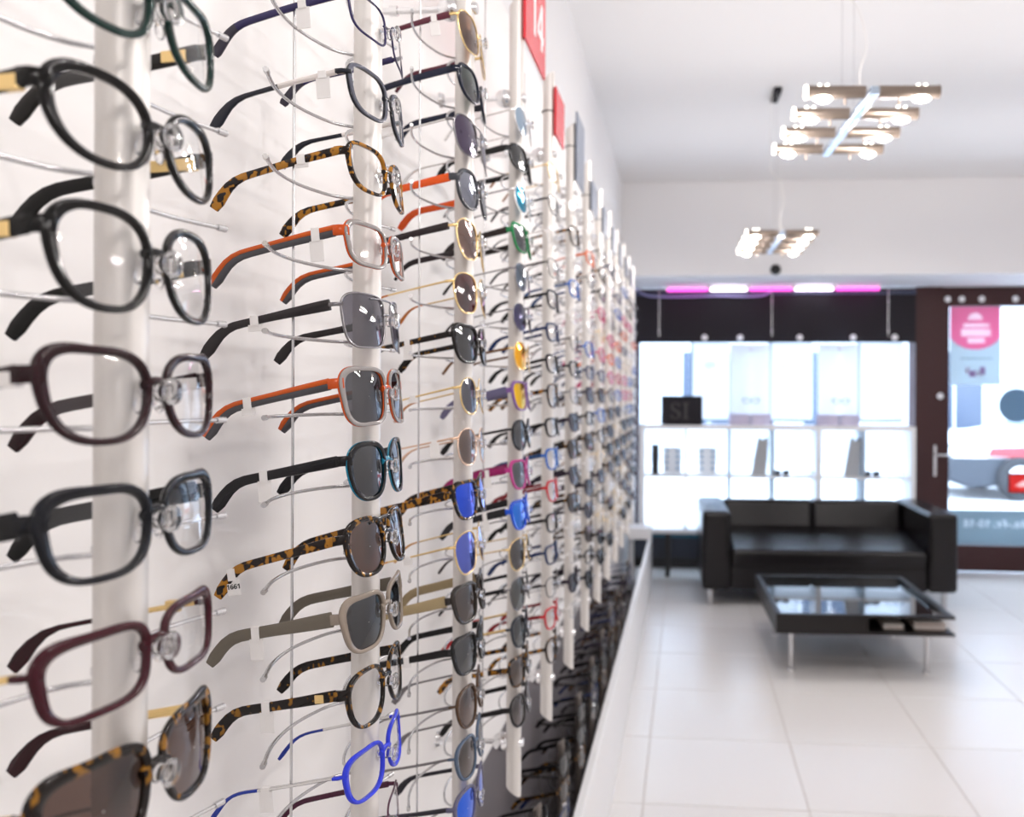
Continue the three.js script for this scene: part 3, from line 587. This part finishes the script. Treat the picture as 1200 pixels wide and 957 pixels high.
// ---------------------------------------------------------------- door
{
  const Z = -7.14, d = struct('door_1', [box(2.11, 2.17, 0.01, BH, Z - 0.05, Z + 0.03), box(2.17, 3.22, 2.215, BH, Z - 0.05, Z + 0.03), box(3.16, 3.3, 0.01, BH, Z - 0.05, Z + 0.03)], M.brown);
  mesh('bottom_rail', box(2.17, 3.16, 0.015, 0.225, Z - 0.04, Z + 0.03), M.brown, d);
  mesh('pane', box(2.17, 3.16, 0.225, 2.215, Z - 0.006, Z), M.glass, d);
  mesh('handle', [rbox(2.035, 2.06, 0.80, 1.06, -7.08, -7.068, 0.004, 2), cyl(V(2.047, 0.98, -7.07), V(2.047, 0.98, -7.02), 0.009), cyl(V(2.047, 0.98, -7.022), V(2.17, 0.98, -7.022), 0.009)], M.steel, d);
  for (const [x, y] of [[2.155, 2.27], [2.27, 2.27], [2.43, 2.27], [2.70, 2.27], [2.09, 1.465]]) mesh('glint_disc', lathe([[0, 0.014], [0.02, 0.011], [0.026, 0.004], [0.026, 0]], 16).rotateX(Math.PI / 2).translate(x, y, x < 2.1 ? -7.08 : Z + 0.03), M.white, d);  // more discs standing in for lamp glints, on post and door frame
}
function printed(w, h, draw) { const c = document.createElement('canvas'); c.width = w; c.height = h; draw(c.getContext('2d'), w, h); const t = new THREE.CanvasTexture(c); t.colorSpace = THREE.SRGBColorSpace; return t; }
function sheet(name, x0, x1, y0, y1, tex, label, category) {
  const g = new THREE.BoxGeometry(x1 - x0, y1 - y0, 0.0015), m = mesh(name, g, phy({ map: tex, color: 0xffffff, roughness: 1, transmission: 0.45, thickness: 0 }));
  m.position.set((x0 + x1) / 2, (y0 + y1) / 2, -7.1365); tag(m, label, category); return m;
}
sheet('door_poster', 2.185, 2.59, 1.56, 2.21, printed(256, 410, (c, w, h) => {
  c.fillStyle = '#cfdde4'; c.fillRect(0, 0, w, h);
  c.fillStyle = '#ee94bc'; c.beginPath(); c.ellipse(w / 2, h * 0.18, w * 0.62, h * 0.37, 0, 0, Math.PI * 2); c.fill();
  c.fillStyle = '#fbe6ee'; c.beginPath(); c.arc(w / 2, h * 0.17, w * 0.15, Math.PI, 0); c.fill();
  c.fillRect(w * 0.27, h * 0.215, w * 0.52, h * 0.05); c.fillRect(w * 0.22, h * 0.285, w * 0.6, h * 0.095); c.fillRect(w * 0.35, h * 0.40, w * 0.35, h * 0.07);
  c.fillStyle = '#a9bac2'; c.fillRect(w * 0.2, h * 0.655, w * 0.65, h * 0.018);
  c.fillStyle = '#9a7fa4'; c.fillRect(w * 0.38, h * 0.82, w * 0.13, h * 0.08); c.fillRect(w * 0.6, h * 0.77, w * 0.1, h * 0.1);
}), 'pink and pale grey poster stuck on the glass door', 'poster');
sheet('door_lettering_band', 2.175, 3.155, 0.23, 0.52, printed(1024, 300, (c, w, h) => {
  c.fillStyle = '#9fb3bd'; c.fillRect(0, 0, w, h); c.fillStyle = '#eef4f8'; c.font = 'bold 92px sans-serif'; c.save(); c.translate(w, 0); c.scale(-1, 1); c.fillText('Mo.-Fr. 10-18', 330, 150); c.restore();
}), 'frosted band with reversed white lettering along the foot of the glass door', 'window film');
{
  const s = sheet('red_sticker', 2.655, 2.90, 0.66, 0.83, printed(200, 140, (c, w, h) => { c.fillStyle = '#3a3038'; c.fillRect(0, 0, w, h); c.fillStyle = '#e03a35'; c.fillRect(10, 10, w - 20, h - 20); c.fillStyle = '#f6d8d4'; c.beginPath(); c.moveTo(40, 90); c.lineTo(110, 45); c.lineTo(120, 62); c.lineTo(170, 58); c.lineTo(168, 80); c.lineTo(110, 95); c.closePath(); c.fill(); }), 'red framed sticker with pale arrow mark on the glass door', 'sticker');
  const r = mesh('round_sticker', new THREE.CylinderGeometry(0.14, 0.14, 0.0015, 40).rotateX(Math.PI / 2), phy({ color: lin(0.2, 0.31, 0.4), roughness: 1, transmission: 0.45, thickness: 0 }));
  r.position.set(2.72, 1.39, -7.1365); tag(r, 'round blue grey sticker on the glass door', 'sticker');
}

// ---------------------------------------------------------------- sofa
{
  const t = thing('sofa', 'black leather two-seat sofa with boxy arms and metal feet', 'sofa', [0.975, 0, -5.78]); t.rotation.y = 0.03;
  const W = 0.868, A = 0.2;
  function puff(g, f) { const p = g.attributes.position; for (let i = 0; i < p.count; i++) f(p, i); g.computeVertexNormals(); return g; }
  for (const s of [-1, 1]) {
    const g = rbox(-A / 2, A / 2, 0.12, 0.665, -0.86, 0, 0.035, 5).translate(s * (W - A / 2), 0, 0);
    mesh('arm', g, M.leather, t);
  }
  mesh('base', rbox(-W + A - 0.005, W - A + 0.005, 0.12, 0.37, -0.84, -0.03, 0.02, 3), M.leather, t);
  mesh('seat_cushion', new RoundedBoxGeometry(2 * (W - A), 0.13, 0.68, 5, 0.035).rotateX(0.12).translate(0, 0.378, -0.34), M.leather, t);
  mesh('back_frame', rbox(-W + A - 0.005, W - A + 0.005, 0.3, 0.655, -0.86, -0.73, 0.03, 4), M.leather, t);
  for (const s of [-1, 1]) {
    const w = W - A, g = new RoundedBoxGeometry(w + 0.004, 0.27, 0.12, 6, 0.035); g.rotateX(-0.2).translate(s * w / 2, 0.53, -0.70);
    mesh('back_cushion', g, M.leather, t);
    for (const z of [-0.1, -0.78]) mesh('leg', [cyl(V(s * (W - 0.065), 0.004, z), V(s * (W - 0.065), 0.125, z), 0.019, 0.022, 16), cyl(V(s * (W - 0.065), 0, z), V(s * (W - 0.065), 0.006, z), 0.022, 0.022, 16)], M.steel, t);
  }
}
// ---------------------------------------------------------------- coffee table
{
  const t = thing('coffee_table', 'low black coffee table with dark glass top and open magazine shelf', 'coffee table', [0.905, 0, -4.84]); t.rotation.y = 0.03;
  const W = 0.455, D = 0.475, y0 = 0.232, y1 = 0.335;
  mesh('tray', rbox(-W, W, y0, y0 + 0.014, -D, D, 0.003, 2), M.tableWood, t);
  mesh('top_frame', [rbox(-W, W, y1 - 0.016, y1, D - 0.03, D, 0.003, 2), rbox(-W, W, y1 - 0.016, y1, -D, -D + 0.03, 0.003, 2), rbox(-W, -W + 0.03, y1 - 0.016, y1, -D + 0.03, D - 0.03, 0.003, 2), rbox(W - 0.03, W, y1 - 0.016, y1, -D + 0.03, D - 0.03, 0.003, 2)], M.tableWood, t);
  mesh('glass_top', box(-W + 0.03, W - 0.03, y1 - 0.012, y1 - 0.003, -D + 0.03, D - 0.03), M.tableGlass, t);
  mesh('front_panel', rbox(-W + 0.002, 0.0, y0 + 0.012, y1 - 0.014, D - 0.025, D - 0.003, 0.002, 2), M.tableWood, t);
  mesh('side_panel', rbox(-W + 0.002, -W + 0.022, y0 + 0.012, y1 - 0.014, -D + 0.003, D - 0.025, 0.002, 2), M.tableWood, t);
  mesh('back_panel', rbox(-W + 0.022, W - 0.002, y0 + 0.012, y1 - 0.014, -D + 0.003, -D + 0.022, 0.002, 2), M.tableWood, t);
  mesh('partition', rbox(0.0, 0.018, y0 + 0.012, y1 - 0.014, -D + 0.022, D - 0.003, 0.002, 2), M.tableWood, t);
  for (const sx of [-1, 1]) for (const sz of [-1, 1]) mesh('leg', [cyl(V(sx * 0.355, 0.006, sz * 0.33), V(sx * 0.355, y0, sz * 0.33), 0.0125, 0.0125, 16), cyl(V(sx * 0.355, 0, sz * 0.33), V(sx * 0.355, 0.008, sz * 0.33), 0.02, 0.018, 16)], M.steel, t);
  const mag = (x0, x1, z0, z1, n, y, label, cols) => { const m = thing('magazine_stack', label, 'magazines', [0, 0, 0]); for (let i = 0; i < n; i++) mesh('magazine', rbox(x0 + rr(-0.004, 0.004), x1 + rr(-0.004, 0.004), y + i * 0.0065, y + i * 0.0065 + 0.006, z0, z1, 0.0015, 1), cols[i % cols.length], m); };
  const pale = std(lin(0.62, 0.5, 0.44), 0.5), cream = std(lin(0.75, 0.68, 0.62), 0.5);
  mag(1.03, 1.13, -4.66, -4.44, 4, 0.247, 'thin pile of pale magazines beside the table partition', [cream, pale, M.paper]);
  mag(1.185, 1.345, -4.70, -4.44, 6, 0.247, 'thicker pile of pale pink magazines at the open table end', [pale, cream, M.paper, pale]);
}

// ---------------------------------------------------------------- the street outside
const street = struct('street', box(-30, 40, -0.4, -0.03, -40, -7.5), std(lin(0.45, 0.46, 0.48), 0.8));
struct('pavement', box(-30, 40, -0.03, 0.0, -9.6, -7.5), std(lin(0.62, 0.62, 0.62), 0.8));
{ // facade across the street
  const f = thing('facade', 'pale blue grey building across the street with rows of windows', 'building', [0, 0, -19]);
  mesh('wall', box(-16, 26, -0.03, 9, -1, 0), std(lin(0.36, 0.38, 0.41), 0.8), f);
  const wg = box(-0.6, 0.6, 0, 1.7, 0, 0.03), fg = merge([box(-0.7, -0.6, -0.1, 1.8, 0, 0.06), box(0.6, 0.7, -0.1, 1.8, 0, 0.06), box(-0.6, 0.6, 1.7, 1.8, 0, 0.06), box(-0.6, 0.6, -0.1, 0, 0, 0.09), box(-0.025, 0.025, 0, 1.7, 0, 0.05)]);
  const wm = std(lin(0.03, 0.05, 0.09), 0.25), fmw = std(lin(0.4, 0.42, 0.45), 0.6);
  for (let r = 0; r < 3; r++) for (let i = 0; i < 14; i++) { const w = mesh('window', fg, fmw, f); w.position.set(-13 + i * 2.7, 0.75 + r * 2.9, 0); const p = mesh('pane', wg, wm, w); }
}
{ // car
  const t = thing('car', 'red car with upper body painted white for sky glare, outside the glass door', 'car', [3.84, -0.03, -12.4]);
  const side = (pts, d, b = 0.04) => { const s = new THREE.Shape(); s.moveTo(...pts[0]); for (const p of pts.slice(1)) p.length === 2 ? s.lineTo(...p) : s.quadraticCurveTo(...p); s.closePath(); return new THREE.ExtrudeGeometry(s, { depth: d, bevelEnabled: true, bevelSize: b, bevelThickness: b, bevelSegments: 3, curveSegments: 8 }); };
  const white = std(lin(0.7, 0.7, 0.72), 0.3), redp = std(lin(0.3, 0.018, 0.03), 0.4), dark = std(lin(0.014, 0.022, 0.034), 0.6), tyre = std(lin(0.012, 0.015, 0.02), 0.8);  // white on hood and roof paints in the blown-out sky reflection
  mesh('body', side([[0.08, 0.42], [0.02, 0.72], [0.1, 0.82, 0.3, 0.86], [1.15, 1.0], [4.0, 1.0], [4.1, 0.5], [0.08, 0.42]], 1.55).translate(0, 0, -1.6), white, t);
  mesh('side_stripe', side([[0.5, 0.64], [0.55, 0.74], [4.0, 0.88], [4.0, 0.55], [2.2, 0.55], [1.0, 0.62]], 0.02, 0.01).translate(0, 0, 0.0), redp, t);
  mesh('bumper', side([[0.0, 0.3], [-0.05, 0.5], [0.0, 0.58], [0.9, 0.58], [0.85, 0.25], [0.25, 0.2]], 1.58, 0.03).translate(0, 0, -1.6), dark, t);
  mesh('cabin', side([[1.2, 1.0], [1.85, 1.45], [3.3, 1.48], [3.9, 1.0]], 1.35).translate(0, 0, -1.5), std(lin(0.1, 0.14, 0.18), 0.08), t);
  mesh('roof', side([[1.85, 1.44], [1.95, 1.5], [3.25, 1.5], [3.3, 1.45]], 1.3, 0.03).translate(0, 0, -1.48), white, t);
  mesh('headlight', new RoundedBoxGeometry(0.22, 0.13, 0.3, 3, 0.03).translate(0.1, 0.73, -0.12), M.chrome, t);
  for (const [x, z] of [[0.92, 0.02], [3.3, 0.02], [0.92, -1.6], [3.3, -1.6]]) {
    const w = mesh('wheel', lathe([[0.19, -0.09], [0.28, -0.1], [0.31, -0.07], [0.315, 0], [0.31, 0.07], [0.28, 0.1], [0.19, 0.09]], 30).rotateX(Math.PI / 2).translate(x, 0.315, z), tyre, t);
    mesh('hub_cap', [lathe([[0, 0.08], [0.05, 0.085], [0.06, 0.06], [0.18, 0.085], [0.2, 0.07], [0.2, 0]], 24).rotateX(Math.PI / 2).translate(x, 0.315, z)], M.steel, w);
  }
}

renderer.render(scene, camera);
